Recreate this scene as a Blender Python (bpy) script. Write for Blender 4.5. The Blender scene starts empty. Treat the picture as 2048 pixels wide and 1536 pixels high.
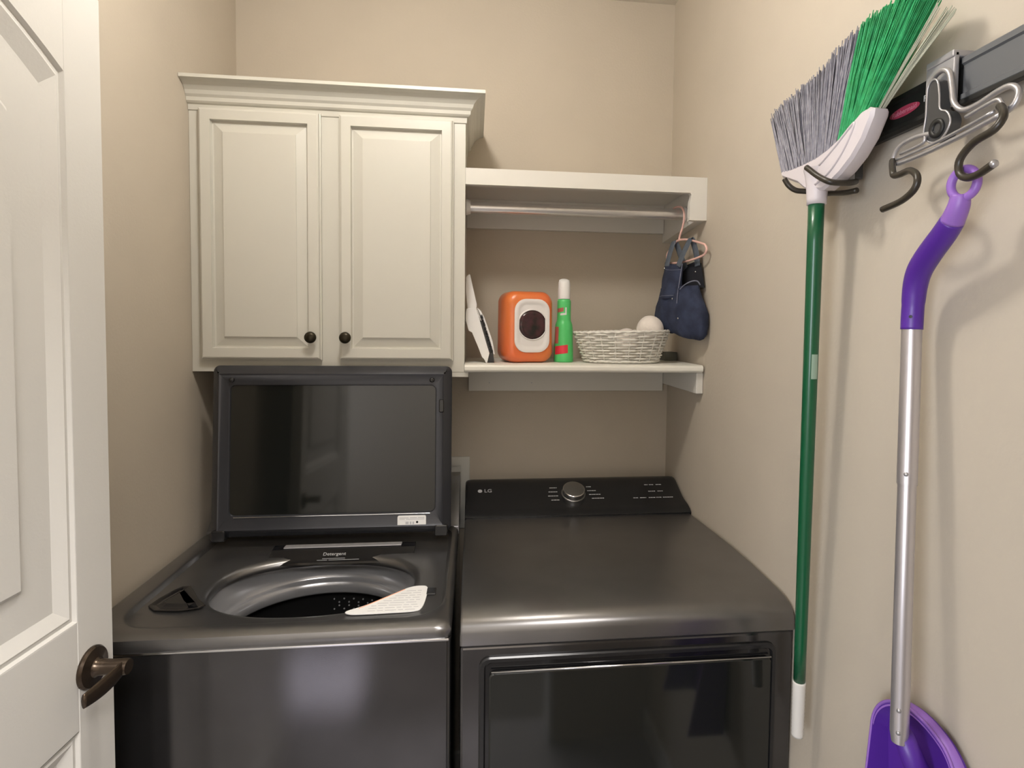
import bpy, bmesh, math, random
from mathutils import Vector, Matrix
random.seed(7)
sc = bpy.context.scene
COL = sc.collection
PI = math.pi
# ---------------------------------------------------------------- camera
FPX = 1168.0
cam = bpy.data.cameras.new('camera'); camo = bpy.data.objects.new('camera', cam); COL.objects.link(camo)
cam.sensor_fit = 'HORIZONTAL'; cam.sensor_width = 36.0
cam.lens = FPX / 2048 * 36.0
cam.shift_x = -57.7 / 2048; cam.shift_y = -63.1 / 2048
cam.clip_start = 0.02
_y, _p, _r = math.radians(6.541), math.radians(-2.587), math.radians(0.659)
fw = Vector((math.sin(_y)*math.cos(_p), math.cos(_y)*math.cos(_p), math.sin(_p)))
rt = Vector((math.cos(_y), -math.sin(_y), 0)); up = rt.cross(fw)
rt2 = math.cos(_r)*rt + math.sin(_r)*up; up2 = -math.sin(_r)*rt + math.cos(_r)*up
camo.matrix_world = Matrix(((rt2.x, up2.x, -fw.x, 0.7387), (rt2.y, up2.y, -fw.y, -1.9479), (rt2.z, up2.z, -fw.z, 1.6188), (0, 0, 0, 1)))
sc.camera = camo
# ---------------------------------------------------------------- world, added hall fill lights, exposure
w = bpy.data.worlds.new('world'); sc.world = w; w.use_nodes = True
w.node_tree.nodes['Background'].inputs[0].default_value = (0.75, 0.85, 1.0, 1)
w.node_tree.nodes['Background'].inputs[1].default_value = 0.6
def area(name, loc, rot, sx, sy, power, col):
    l = bpy.data.lights.new(name, 'AREA'); l.shape = 'RECTANGLE'; l.size = sx; l.size_y = sy; l.energy = power; l.color = col
    o = bpy.data.objects.new(name, l); o.location = loc; o.rotation_euler = rot; COL.objects.link(o); return o
LAMP_POS = (0.60, -1.03, 2.56); LAMP_R = 0.075; LAMP_E = 106.0
hall_cool_fill = area('hall_cool_fill_light', (-0.98, -3.2, 1.5), (0, -PI/2, 0), 1.3, 1.0, 60, (0.82, 0.88, 1.0))  # added bluish fill from the hall side; there is no window here
added_hall_fill = area('hall_fill_light', (0.9, -2.9, 2.66), (0, 0, 0), 0.9, 0.9, 84, (1.0, 0.96, 0.93))  # added fill, shining through the doorway to flatten the room's shading
sc.view_settings.view_transform = 'Standard'; sc.view_settings.look = 'None'
sc.view_settings.gamma = 1.0; sc.view_settings.use_curve_mapping = False
sc.view_settings.exposure = 0.0

# ---------------------------------------------------------------- materials
def mat(name, col, rough=0.5, metal=0.0, spec=0.5, noise=0.0, nscale=20, bump=0.0, bscale=200, col2=None, emit=0, trans=0, coat=0, alpha=1, sheen=0, bdist=0.002):
    m = bpy.data.materials.new(name); m.use_nodes = True
    nt = m.node_tree; b = nt.nodes['Principled BSDF']
    b.inputs['Base Color'].default_value = (*col, 1); b.inputs['Roughness'].default_value = rough
    b.inputs['Metallic'].default_value = metal; b.inputs['Specular IOR Level'].default_value = spec
    b.inputs['Transmission Weight'].default_value = trans; b.inputs['Coat Weight'].default_value = coat
    b.inputs['Coat Roughness'].default_value = 0.06
    b.inputs['Alpha'].default_value = alpha; b.inputs['Sheen Weight'].default_value = sheen
    if emit:
        b.inputs['Emission Color'].default_value = (*col, 1); b.inputs['Emission Strength'].default_value = emit
    tc = nt.nodes.new('ShaderNodeTexCoord')
    if noise > 0 or col2:
        n = nt.nodes.new('ShaderNodeTexNoise'); n.inputs['Scale'].default_value = nscale; n.inputs['Detail'].default_value = 4
        nt.links.new(tc.outputs['Object'], n.inputs['Vector'])
        r = nt.nodes.new('ShaderNodeValToRGB')
        c2 = col2 if col2 else tuple(max(0, c*(1-noise)) for c in col)
        r.color_ramp.elements[0].position = 0.35; r.color_ramp.elements[1].position = 0.65
        r.color_ramp.elements[0].color = (*c2, 1); r.color_ramp.elements[1].color = (*col, 1)
        nt.links.new(n.outputs['Fac'], r.inputs['Fac']); nt.links.new(r.outputs['Color'], b.inputs['Base Color'])
    if bump > 0:
        n2 = nt.nodes.new('ShaderNodeTexNoise'); n2.inputs['Scale'].default_value = bscale; n2.inputs['Detail'].default_value = 3
        nt.links.new(tc.outputs['Object'], n2.inputs['Vector'])
        bp = nt.nodes.new('ShaderNodeBump'); bp.inputs['Strength'].default_value = bump; bp.inputs['Distance'].default_value = bdist
        nt.links.new(n2.outputs['Fac'], bp.inputs['Height']); nt.links.new(bp.outputs['Normal'], b.inputs['Normal'])
    return m
M = {}
M['wall'] = mat('wall_paint', (0.535, 0.475, 0.390), 0.7, spec=0.25, noise=0.03, nscale=6, bump=0.25, bscale=140)
M['ceil'] = mat('ceiling_paint', (0.66, 0.62, 0.55), 0.8, spec=0.2, bump=0.3, bscale=120)
M['cab'] = mat('cream_cabinet_paint', (0.60, 0.585, 0.525), 0.38, spec=0.45, bump=0.06, bscale=60)
M['shelfw'] = mat('white_shelf_paint', (0.70, 0.68, 0.63), 0.42, spec=0.4, bump=0.06, bscale=60)
M['nosing'] = mat('lit_shelf_paint', (0.80, 0.785, 0.715), 0.35, spec=0.45, bump=0.05, bscale=60)  # cabinet cream made brighter, with the lamp's light put into the shelf colour
M['door'] = mat('white_door_paint', (0.66, 0.65, 0.62), 0.42, spec=0.4, bump=0.1, bscale=220)
M['floor'] = mat('floor_tile', (0.30, 0.29, 0.30), 0.35, noise=0.25, nscale=3)
M['hallfloor'] = mat('hall_floor', (0.13, 0.12, 0.115), 0.4, noise=0.25, nscale=3)
M['hallwall'] = mat('hall_paint', (0.50, 0.45, 0.38), 0.7, bump=0.1)
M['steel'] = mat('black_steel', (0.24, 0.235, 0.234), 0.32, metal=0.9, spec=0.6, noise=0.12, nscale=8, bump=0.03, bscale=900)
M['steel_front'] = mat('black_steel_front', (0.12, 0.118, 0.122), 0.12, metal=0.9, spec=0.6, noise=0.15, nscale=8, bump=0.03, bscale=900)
M['blackpl'] = mat('black_plastic', (0.014, 0.014, 0.015), 0.22, spec=0.5)
M['blackgl'] = mat('black_gloss', (0.008, 0.008, 0.009), 0.09, spec=0.55)
M['lidglass'] = mat('smoked_glass', (0.010, 0.011, 0.010), 0.07, spec=0.65)
M['lidframe'] = mat('lid_frame', (0.050, 0.052, 0.060), 0.27, metal=0.45, spec=0.5)
M['chrome'] = mat('chrome', (0.75, 0.75, 0.76), 0.16, metal=1.0)
M['rod'] = mat('rod_metal', (0.80, 0.79, 0.79), 0.3, metal=0.85)
M['knobm'] = mat('brushed_knob', (0.42, 0.42, 0.42), 0.3, metal=1.0)
M['tubring'] = mat('tub_grey_plastic', (0.40, 0.40, 0.41), 0.2, metal=0.55, spec=0.5)
M['drum'] = mat('drum_steel', (0.05, 0.05, 0.05), 0.4, metal=0.7)
M['hole'] = mat('drum_hole', (0.6, 0.6, 0.6), 0.3, metal=0.6)
M['sticker'] = mat('sticker_white', (0.86, 0.86, 0.85), 0.5)
M['print'] = mat('sticker_print', (0.52, 0.52, 0.54), 0.6)
M['orange_line'] = mat('sticker_orange', (0.80, 0.42, 0.26), 0.6)
M['legend'] = mat('legend_print', (0.42, 0.42, 0.43), 0.5)
M['bronze'] = mat('oil_rubbed_bronze', (0.030, 0.024, 0.013), 0.32, metal=0.6, spec=0.5)
M['bronze2'] = mat('lever_bronze', (0.075, 0.055, 0.040), 0.25, metal=0.8)
M['white_pl'] = mat('white_plastic', (0.85, 0.84, 0.83), 0.4)
M['whitebox'] = mat('white_supply_box', (0.62, 0.61, 0.56), 0.5)
M['orange'] = mat('orange_plastic', (0.72, 0.19, 0.045), 0.28, col2=(0.72, 0.14, 0.05), nscale=5, coat=0.3)
M['podwhite'] = mat('pod_frame_white', (0.80, 0.77, 0.76), 0.3)
M['podwin'] = mat('pod_window', (0.020, 0.018, 0.016), 0.12, col2=(0.07, 0.025, 0.03), nscale=38, spec=0.4)
M['podleaf'] = mat('pod_contents', (0.035, 0.045, 0.040), 0.35, col2=(0.10, 0.03, 0.02), nscale=60)
M['can'] = mat('green_can', (0.085, 0.54, 0.15), 0.3, spec=0.5, col2=(0.10, 0.60, 0.18), nscale=14)
M['red'] = mat('red_print', (0.70, 0.035, 0.06), 0.4)
M['brick'] = mat('dull_red_print', (0.45, 0.12, 0.10), 0.45)
M['basket'] = mat('white_wicker', (0.84, 0.82, 0.76), 0.55)
M['ball'] = mat('wool_ball', (0.86, 0.79, 0.73), 0.95, sheen=0.4, noise=0.08, nscale=40, bump=0.6, bscale=160)
M['greybox'] = mat('grey_box', (0.14, 0.138, 0.11), 0.6, noise=0.2)
M['denim'] = mat('denim', (0.014, 0.021, 0.050), 0.85, col2=(0.034, 0.045, 0.090), nscale=26, bump=0.5, bscale=500)
M['denim_light'] = mat('denim_strap', (0.105, 0.125, 0.155), 0.85, noise=0.15, nscale=60, bump=0.4, bscale=600)
M['denim_seam'] = mat('denim_seam', (0.17, 0.18, 0.24), 0.85)
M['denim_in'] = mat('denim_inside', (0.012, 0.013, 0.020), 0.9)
M['snap'] = mat('metal_snap', (0.7, 0.7, 0.7), 0.25, metal=1.0)
M['pink'] = mat('pink_plastic', (0.80, 0.50, 0.44), 0.4)
M['gbr'] = mat('grey_bristle', (0.33, 0.32, 0.36), 0.5, col2=(0.22, 0.215, 0.25), nscale=90)
M['grn'] = mat('green_bristle', (0.035, 0.42, 0.15), 0.45, col2=(0.02, 0.28, 0.085), nscale=80)
M['pale'] = mat('pale_bristle', (0.45, 0.46, 0.36), 0.5)
M['handleg'] = mat('green_handle', (0.003, 0.088, 0.033), 0.30, coat=0.2)
M['broomw'] = mat('broom_head_plastic', (0.66, 0.61, 0.63), 0.4)
M['gripw'] = mat('white_grip', (0.72, 0.70, 0.66), 0.55)
M['clear'] = mat('clear_label', (0.30, 0.42, 0.33), 0.25)
M['rail'] = mat('black_rail', (0.014, 0.014, 0.013), 0.45, spec=0.4)
M['railg'] = mat('rail_sheen_grey', (0.12, 0.125, 0.13), 0.42, spec=0.5)  # greyer copy of the rail colour, with its sheen painted in
M['wire'] = mat('silver_wire', (0.46, 0.45, 0.46), 0.35, metal=0.7)
M['bracket'] = mat('bracket_grey', (0.05, 0.05, 0.05), 0.4, spec=0.5)
M['bracket_l'] = mat('bracket_light', (0.40, 0.39, 0.40), 0.4, metal=0.4)
M['coat'] = mat('hook_coating', (0.032, 0.026, 0.018), 0.36, spec=0.5)
M['logo_red'] = mat('logo_pink_red', (0.42, 0.05, 0.10), 0.5)
M['logo_pale'] = mat('logo_pale', (0.62, 0.22, 0.30), 0.5)
M['logo_white'] = mat('logo_white', (0.75, 0.75, 0.73), 0.5)
M['purple'] = mat('purple_plastic', (0.088, 0.022, 0.30), 0.38)
M['lilac'] = mat('lilac_plastic', (0.28, 0.135, 0.50), 0.4)
M['alu'] = mat('silver_tube', (0.58, 0.55, 0.56), 0.32, metal=0.75)
M['lamp_glow'] = mat('lamp_glow', (1.0, 0.945, 0.875), 0.5, emit=LAMP_E)
M['lampbase'] = mat('lamp_base', (0.5, 0.48, 0.45), 0.4)
M['added_mat'] = mat('added_hall_mat', (0.80, 0.78, 0.90), 0.9, noise=0.15, nscale=12)  # for the added mat that the washer front reflects

# ---------------------------------------------------------------- helpers
def fin(name, bm, m, parent=None, smooth=False, angle=None):
    me = bpy.data.meshes.new(name)
    bmesh.ops.recalc_face_normals(bm, faces=bm.faces[:])
    bm.to_mesh(me); bm.free()
    if isinstance(m, (list, tuple)):
        for x in m: me.materials.append(M[x])
    else: me.materials.append(M[m])
    o = bpy.data.objects.new(name, me); COL.objects.link(o)
    if smooth or angle:
        for p in me.polygons: p.use_smooth = True
    if angle:
        try: me.set_sharp_from_angle(angle=math.radians(angle))
        except Exception: pass
    if parent: o.parent = parent
    return o
def thing(name, label, cat, group=None, kind=None):
    o = bpy.data.objects.new(name, None); COL.objects.link(o); o.empty_display_size = 0.05
    return tag(o, label, cat, group, kind)
def tag(o, label=None, cat=None, group=None, kind=None):
    if label: o['label'] = label
    if cat: o['category'] = cat
    if group: o['group'] = group
    if kind: o['kind'] = kind
    return o
def B(): return bmesh.new()
def box(bm, x0, x1, y0, y1, z0, z1, bev=0.0, seg=2):
    r = bmesh.ops.create_cube(bm, size=1.0); vs = r['verts']
    for v in vs:
        v.co = Vector(((x0+x1)/2 + v.co.x*(x1-x0), (y0+y1)/2 + v.co.y*(y1-y0), (z0+z1)/2 + v.co.z*(z1-z0)))
    if bev > 0:
        es = set(e for v in vs for e in v.link_edges)
        bmesh.ops.bevel(bm, geom=list(es), offset=bev, segments=seg, affect='EDGES', profile=0.5)
    return bm
def cr(pts, n=8, closed=False):
    P = [Vector(p) for p in pts]; out = []; N = len(P)
    rng = range(N if closed else N-1)
    for i in rng:
        if closed: a, b, c, d = P[i-1], P[i], P[(i+1) % N], P[(i+2) % N]
        else: a, b, c, d = P[max(i-1, 0)], P[i], P[i+1], P[min(i+2, N-1)]
        for k in range(n):
            t = k/n
            out.append(0.5*((2*b) + (c-a)*t + (2*a-5*b+4*c-d)*t*t + (3*b-a-3*c+d)*t**3))
    if not closed: out.append(P[-1].copy())
    return out
def tube(bm, pts, r, seg=10, closed=False, caps=True, flat=None):
    """sweep a circle (or an ellipse, flat=(ref vector, ratio)) along pts; r a number or a list"""
    P = [Vector(p) for p in pts]; n = len(P)
    R = r if isinstance(r, (list, tuple)) else [r]*n
    rings = []; prev = None
    for i in range(n):
        if closed: t = (P[(i+1) % n]-P[i-1]).normalized()
        else: t = (P[min(i+1, n-1)]-P[max(i-1, 0)]).normalized()
        if flat is not None:
            a = Vector(flat[0]); a = (a - t*a.dot(t)).normalized()
        elif prev is None:
            a = t.orthogonal().normalized()
        else:
            a = (prev - t*prev.dot(t)).normalized()
        prev = a; b = t.cross(a)
        k = flat[1] if flat is not None else 1.0
        rings.append([bm.verts.new(P[i] + a*(R[i]*math.cos(2*PI*j/seg)) + b*(R[i]*k*math.sin(2*PI*j/seg))) for j in range(seg)])
    for i in range(n if closed else n-1):
        A, C = rings[i], rings[(i+1) % n]
        if closed and i == n-1:   # match the seam
            best = min(range(seg), key=lambda s: (A[0].co-C[s].co).length); C = C[best:]+C[:best]
        for j in range(seg):
            bm.faces.new((A[j], A[(j+1) % seg], C[(j+1) % seg], C[j]))
    if caps and not closed:
        bm.faces.new(rings[0]); bm.faces.new(rings[-1])
    return bm
def lathe(bm, prof, o=(0, 0, 0), ax=(0, 0, 1), seg=32, caps=True):
    ax = Vector(ax).normalized(); a = ax.orthogonal().normalized(); b = ax.cross(a); o = Vector(o); rings = []
    for (r, h) in prof:
        if r < 1e-6: rings.append([bm.verts.new(o+ax*h)])
        else: rings.append([bm.verts.new(o+ax*h+a*(r*math.cos(2*PI*j/seg))+b*(r*math.sin(2*PI*j/seg))) for j in range(seg)])
    for A, C in zip(rings, rings[1:]):
        for j in range(seg):
            k = (j+1) % seg
            if len(A) == 1 and len(C) == 1: continue
            if len(A) == 1: bm.faces.new((A[0], C[k], C[j]))
            elif len(C) == 1: bm.faces.new((A[j], A[k], C[0]))
            else: bm.faces.new((A[j], A[k], C[k], C[j]))
    if caps:
        if len(rings[0]) > 1: bm.faces.new(rings[0])
        if len(rings[-1]) > 1: bm.faces.new(rings[-1])
    return bm
def prism(bm, pts, f0, f1):
    """pts 2D outline; f0, f1 map (u,v) to 3D for the two faces"""
    A = [bm.verts.new(f0(*p)) for p in pts]; C = [bm.verts.new(f1(*p)) for p in pts]; n = len(pts)
    bm.faces.new(A); bm.faces.new(C)
    for i in range(n): bm.faces.new((A[i], A[(i+1) % n], C[(i+1) % n], C[i]))
    return bm
def inset(pts, d):
    n = len(pts); out = []
    ar = sum(pts[i][0]*pts[(i+1) % n][1]-pts[(i+1) % n][0]*pts[i][1] for i in range(n)); s = 1 if ar > 0 else -1
    for i in range(n):
        a, b, c = Vector(pts[i-1]), Vector(pts[i]), Vector(pts[(i+1) % n])
        e1 = (b-a).normalized(); e2 = (c-b).normalized()
        n1 = Vector((-e1.y, e1.x))*s; n2 = Vector((-e2.y, e2.x))*s
        m = n1+n2; k = m.dot(m)
        out.append(tuple(b + (m*(2*d/k) if k > 1e-6 else n1*d)))
    return out
def rings(bm, pts, prof, f, fill=True):
    """concentric rings of an outline: prof = [(inset, height)], f(u,v,h) -> 3D"""
    L = None
    for (d, h) in prof:
        q = inset(pts, d) if d else pts
        N = [bm.verts.new(f(u, v, h)) for (u, v) in q]
        if L:
            for i in range(len(N)):
                j = (i+1) % len(N); bm.faces.new((L[i], L[j], N[j], N[i]))
        L = N
    if fill: bm.faces.new(L)
    return bm
def loops(bm, LL, cap0=False, cap1=False):
    V = [[bm.verts.new(p) for p in L] for L in LL]
    for A, C in zip(V, V[1:]):
        for i in range(len(A)):
            j = (i+1) % len(A); bm.faces.new((A[i], A[j], C[j], C[i]))
    if cap0: bm.faces.new(V[0])
    if cap1: bm.faces.new(V[-1])
    return bm
def rect(a, b, c, d): return [(a, c), (b, c), (b, d), (a, d)]
def rrect(x0, x1, y0, y1, r, n=6):
    out = []
    for cx, cy, a0 in ((x1-r, y1-r, 0), (x0+r, y1-r, PI/2), (x0+r, y0+r, PI), (x1-r, y0+r, 1.5*PI)):
        for k in range(n+1):
            a = a0+PI/2*k/n; out.append((cx+r*math.cos(a), cy+r*math.sin(a)))
    return out
def text(name, s, size, mw, m, parent=None, ext=0.0003, align='CENTER', sx=1.0):
    cu = bpy.data.curves.new(name, 'FONT'); cu.body = s; cu.size = size; cu.extrude = ext; cu.align_x = align; cu.align_y = 'CENTER'
    t = bpy.data.objects.new(name+'_tmp', cu); COL.objects.link(t)
    dg = bpy.context.evaluated_depsgraph_get(); me = bpy.data.meshes.new_from_object(t.evaluated_get(dg))
    bpy.data.objects.remove(t); bpy.data.curves.remove(cu)
    me.transform(Matrix.Diagonal((sx, 1, 1, 1))); me.transform(mw); me.materials.clear(); me.materials.append(M[m]); me.name = name
    o = bpy.data.objects.new(name, me); COL.objects.link(o)
    if parent: o.parent = parent
    return o
def frame(o, x, y):
    x = Vector(x).normalized(); y = Vector(y).normalized(); z = x.cross(y)
    return Matrix(((x.x, y.x, z.x, o[0]), (x.y, y.y, z.y, o[1]), (x.z, y.z, z.z, o[2]), (0, 0, 0, 1)))

W = 1.4024      # room width
FZ = 0.06       # floor level
HC = 2.70       # ceiling
YF = -1.84      # inner face of the front wall with the doorway
# ================================================================ THE SETTING
def struct(name, bm, m, **k): return tag(fin(name, bm, m, **k), kind='structure')
struct('floor', box(B(), -0.1, W+0.1, YF-0.14, 0.1, FZ-0.08, FZ), 'floor')
struct('ceiling', box(B(), -0.1, W+0.1, YF-0.14, 0.1, HC, HC+0.08), 'ceil')
struct('wall_back', box(B(), -0.1, W+0.1, 0, 0.1, FZ, HC), 'wall')
struct('wall_left', box(B(), -0.1, 0, YF-0.14, 0, FZ, HC), 'wall')
struct('wall_right', box(B(), W, W+0.1, YF-0.14, 0, FZ, HC), 'wall')
bm = B(); box(bm, 0, 0.07, YF-0.12, YF, FZ, HC); box(bm, 1.04, W, YF-0.12, YF, FZ, HC); box(bm, 0.07, 1.04, YF-0.12, YF, 2.15, HC)
struct('wall_front', bm, 'wall')
bm = B(); box(bm, 0.07, 0.085, YF-0.13, YF+0.004, FZ, 2.15); box(bm, 1.025, 1.04, YF-0.13, YF+0.004, FZ, 2.15); box(bm, 0.085, 1.025, YF-0.13, YF+0.004, 2.135, 2.15)
struct('trim_1', bm, 'door')
# the hall the photograph is taken from
HX0, HX1, HY0 = -1.0, 2.6, -4.0; HY1 = YF-0.14
struct('floor_hall', box(B(), HX0, HX1, HY0, HY1, FZ-0.08, FZ), 'hallfloor')
struct('ceiling_hall', box(B(), HX0, HX1, HY0, HY1, HC, HC+0.08), 'ceil')
struct('wall_hall_rear', box(B(), HX0, HX1, HY0-0.1, HY0, FZ, HC), 'hallwall')
struct('wall_hall_east', box(B(), HX1, HX1+0.1, HY0, HY1, FZ, HC), 'hallwall')
struct('wall_hall_west', box(B(), HX0-0.1, HX0, HY0, HY1, FZ, HC), 'hallwall')
bm = B(); box(bm, HX0, -0.1, HY1, HY1+0.1, FZ, HC); box(bm, W+0.1, HX1, HY1, HY1+0.1, FZ, HC)
struct('wall_hall_front', bm, 'hallwall')
for n_, a in (('baseboard_back', (0, W, -0.014, 0)), ('baseboard_left', (0, 0.014, YF, -0.02)), ('baseboard_right', (W-0.014, W, YF, -0.02))):
    struct(n_, box(B(), a[0], a[1], a[2], a[3], FZ, FZ+0.11, 0.003), 'door')

# ---- the open door
D = Vector((0.063, 0.998, 0)); DN = Vector((0.998, -0.063, 0)); DO = Vector((0.1425, -0.92, 0))
DZ0, DZ1 = FZ+0.012, 2.128; DW = 0.90; DT = 0.035
def dp(s, z, h): return DO + D*s + DN*h + Vector((0, 0, z))
door = tag(bpy.data.objects.new('door_1', None), 'white panelled door standing open at the left', None, None, 'structure'); COL.objects.link(door)
def dbox(name, s0, s1, z0, z1, h0=-DT, h1=0.0):
    bm = B(); pts = rect(s0, s1, z0, z1)
    rings(bm, pts, [(0, h0), (0, h1-0.0015), (0.0015, h1)], dp); bm.faces.new([bm.verts.new(dp(u, v, h0)) for (u, v) in pts])
    return fin(name, bm, 'door', door)
SL, SR = -DW+0.079, -0.079     # panel openings
dbox('stile', -0.079, 0, DZ0, DZ1); dbox('stile', -DW, -DW+0.079, DZ0, DZ1)
dbox('lock_rail', SL, SR, 0.985, 1.157); dbox('bottom_rail', SL, SR, DZ0, DZ0+0.20)
def arch(s):
    t = (s-(SL+SR)/2)/((SR-SL)/2); return 1.985 + 0.118*(1-t*t)
ap = [(SR+(SL-SR)*k/24, arch(SR+(SL-SR)*k/24)) for k in range(25)]
bm = B(); prism(bm, [(SR, DZ1)]+ap+[(SL, DZ1)], lambda u, v: dp(u, v, 0), lambda u, v: dp(u, v, -DT)); fin('top_rail', bm, 'door', door)
PROF = [(0, 0), (0.003, -0.0055), (0.008, -0.005), (0.011, -0.003), (0.030, -0.013), (0.033, -0.013), (0.085, -0.0125), (0.092, -0.006), (0.098, -0.006)]
def arch_loop(d):
    a, b = SR-d, SL+d
    q = [(a+(b-a)*k/24) for k in range(25)]
    return [(a, 1.157+d)]+[(x, arch(SR+(x-a)*(SL-SR)/(b-a))-d) for x in q]+[(b, 1.157+d)]
bm = B(); LLd = [[dp(u, v, h) for (u, v) in arch_loop(d)] for (d, h) in PROF]; loops(bm, LLd, False, True); fin('door_panel', bm, 'door', door)
bm = B(); rings(bm, rect(SL, SR, DZ0+0.20, 0.985), PROF, dp); fin('door_panel', bm, 'door', door)
bm = B(); prism(bm, rect(SL, SR, DZ0+0.2, 2.05), lambda u, v: dp(u, v, -DT), lambda u, v: dp(u, v, -DT+0.012)); fin('panel_back', bm, 'door', door)
hs, hz = -0.052, 1.071
hnd = fin('door_handle', lathe(B(), [(0.0325, 0.0), (0.0325, 0.003), (0.030, 0.0065), (0.022, 0.008), (0.0155, 0.010), (0.0125, 0.014), (0.0115, 0.030), (0.0125, 0.054), (0.0115, 0.058), (0, 0.0585)], dp(hs, hz, 0), DN, 32), 'bronze2', door, angle=35)
hnd['label'] = 'dark bronze lever handle with round rosette'
pts = cr([dp(hs+0.004, hz, 0.050), dp(hs-0.018, hz-0.001, 0.051), dp(hs-0.038, hz-0.004, 0.049), dp(hs-0.058, hz-0.006, 0.046), dp(hs-0.078, hz-0.006, 0.043)], 6)
fin('lever', tube(B(), pts, [0.0105+0.0035*math.sin(PI*i/len(pts)) for i in range(len(pts))], 12, flat=((0, 0, 1), 0.34)), 'bronze2', hnd, smooth=True)

# ================================================================ WALL CABINET
WC, DC = 0.7123, 0.3153
cb = thing('wall_cabinet', 'cream wall cabinet with two raised-panel doors above the open washer lid', 'cabinet')
fin('carcass', box(B(), 0.001, WC, -DC+0.019, -0.0005, 1.489, 2.19), 'cab', cb)
bm = B()
for a in ((0.001, 0.045, 1.489, 2.19), (0.315, 0.40, 1.489, 2.19), (WC-0.046, WC, 1.489, 2.19), (0.045, 0.315, 1.489, 1.535), (0.40, WC-0.046, 1.489, 1.535), (0.045, 0.315, 2.15, 2.19), (0.40, WC-0.046, 2.15, 2.19)):
    box(bm, a[0], a[1], -DC, -DC+0.019, a[2], a[3])
fin('face_frame', bm, 'cab', cb)
def cfront(u, v, h): return Vector((u, -DC-0.0195-h, v))
for (x0, x1, kx) in ((0.028, 0.333, 0.311), (0.3795, 0.681, 0.3995)):
    z0, z1 = 1.5205, 2.1725
    bm = B(); rings(bm, rect(x0, x1, z0, z1), [(0.004, -0.0185), (0, -0.0185), (0, -0.010), (0.003, -0.009), (0.0045, -0.002), (0.008, 0), (0.0315, 0), (0.0330, -0.0120)], cfront, fill=False)
    dr = fin('cabinet_door', bm, 'cab', cb)
    bm = B(); rings(bm, inset(rect(x0, x1, z0, z1), 0.0330), [(0, -0.0120), (0.004, -0.0122), (0.028, -0.0040), (0.0285, -0.0015), (0.030, -0.0012)], cfront)
    fin('raised_panel', bm, 'cab', dr)
    k = fin('knob', lathe(B(), [(0.007, 0), (0.0055, 0.004), (0.005, 0.010), (0.0085, 0.013), (0.0148, 0.0165), (0.0155, 0.020), (0.0145, 0.024), (0.010, 0.0275), (0.004, 0.029), (0, 0.0291)], (kx, -DC-0.0195, 1.582), (0, -1, 0), 28), 'bronze', dr, smooth=True)
    k['label'] = 'dark bronze round knob'
# crown moulding, mitred at the right-hand corner: (projection, height)
CP = [(0.000, 2.166), (0.003, 2.168), (0.004, 2.182), (0.009, 2.184), (0.013, 2.188), (0.014, 2.197), (0.019, 2.203), (0.022, 2.212), (0.030, 2.2215), (0.040, 2.228), (0.049, 2.231), (0.0525, 2.232), (0.0525, 2.2405), (0.0, 2.2415)]
bm = B()
def crown_pt(p, z, k):
    return [Vector((0.0008, -DC-p, z)), Vector((WC+p, -DC-p, z)), Vector((WC+p, -0.001, z))][k]
LL = [[bm.verts.new(crown_pt(p, z, k)) for (p, z) in CP] for k in range(3)]
for A, C in zip(LL, LL[1:]):
    for i in range(len(CP)):
        j = (i+1) % len(CP); bm.faces.new((A[i], A[j], C[j], C[i]))
bm.faces.new(LL[0]); bm.faces.new(LL[2])
fin('crown_moulding', bm, 'cab', cb)
fin('top_board', box(B(), 0.001, WC, -DC, -0.001, 2.19, 2.24), 'cab', cb)
fin('corner_block', box(B(), 0.676, WC+0.0115, -DC+0.001, -DC+0.16, 1.4745, 1.4888, 0.001), 'cab', cb)

# ================================================================ SHELVES AND ROD
us = thing('upper_shelf', 'white upper shelf with deep front edge spanning cabinet to right wall', 'shelf')
fin('shelf_board', box(B(), WC+0.0005, W-0.0005, -DC+0.019, -0.0005, 2.028, 2.049), 'shelfw', us)
bm = B()
crn = [(1.357+0.006*math.cos(a)+0.006-0.012, 2.005-0.020+0.020*math.sin(a)) for a in ()]
out = [(WC+0.0005, 2.0495), (WC+0.0005, 2.005), (1.352, 2.005), (1.3555, 2.000), (1.3545, 1.990), (1.352, 1.980), (1.351, 1.965), (1.351, 1.9275), (W-0.0005, 1.9275), (W-0.0005, 2.0495)]
prism(bm, out, lambda u, v: Vector((u, -DC, v)), lambda u, v: Vector((u, -DC+0.019, v)))
fin('fascia', bm, 'shelfw', us)
fin('back_cleat', box(B(), WC+0.001, 1.373, -0.019, -0.0005, 1.935, 2.028, 0.001), 'shelfw', us)
bm = B(); prism(bm, [(-DC+0.019, 2.028), (-0.001, 2.028), (-0.001, 1.906), (-DC+0.019, 1.9285)], lambda u, v: Vector((1.374, u, v)), lambda u, v: Vector((W-0.0005, u, v)))
fin('side_cleat', bm, 'shelfw', us)
RY, RZ = -0.218, 1.9615
rod = thing('closet_rod', 'polished metal closet rod under the upper shelf', 'rod')
fin('rod_tube', tube(B(), [(WC+0.012, RY, RZ), (1.372, RY, RZ)], 0.0165, 28), 'rod', rod, angle=40)
fin('flange', lathe(B(), [(0.0225, 0.001), (0.0225, 0.004), (0.0205, 0.008), (0.019, 0.014), (0.0167, 0.014)], (WC, RY, RZ), (1, 0, 0), 32, caps=False), 'white_pl', rod, angle=35)
fin('flange', lathe(B(), [(0.0225, 0.001), (0.0225, 0.004), (0.0205, 0.006), (0.0167, 0.007)], (1.3735, RY, RZ), (-1, 0, 0), 32, caps=False), 'white_pl', rod, angle=35)
ls = thing('lower_shelf', 'white lower shelf with rounded front edge holding the laundry supplies', 'shelf')
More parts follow.
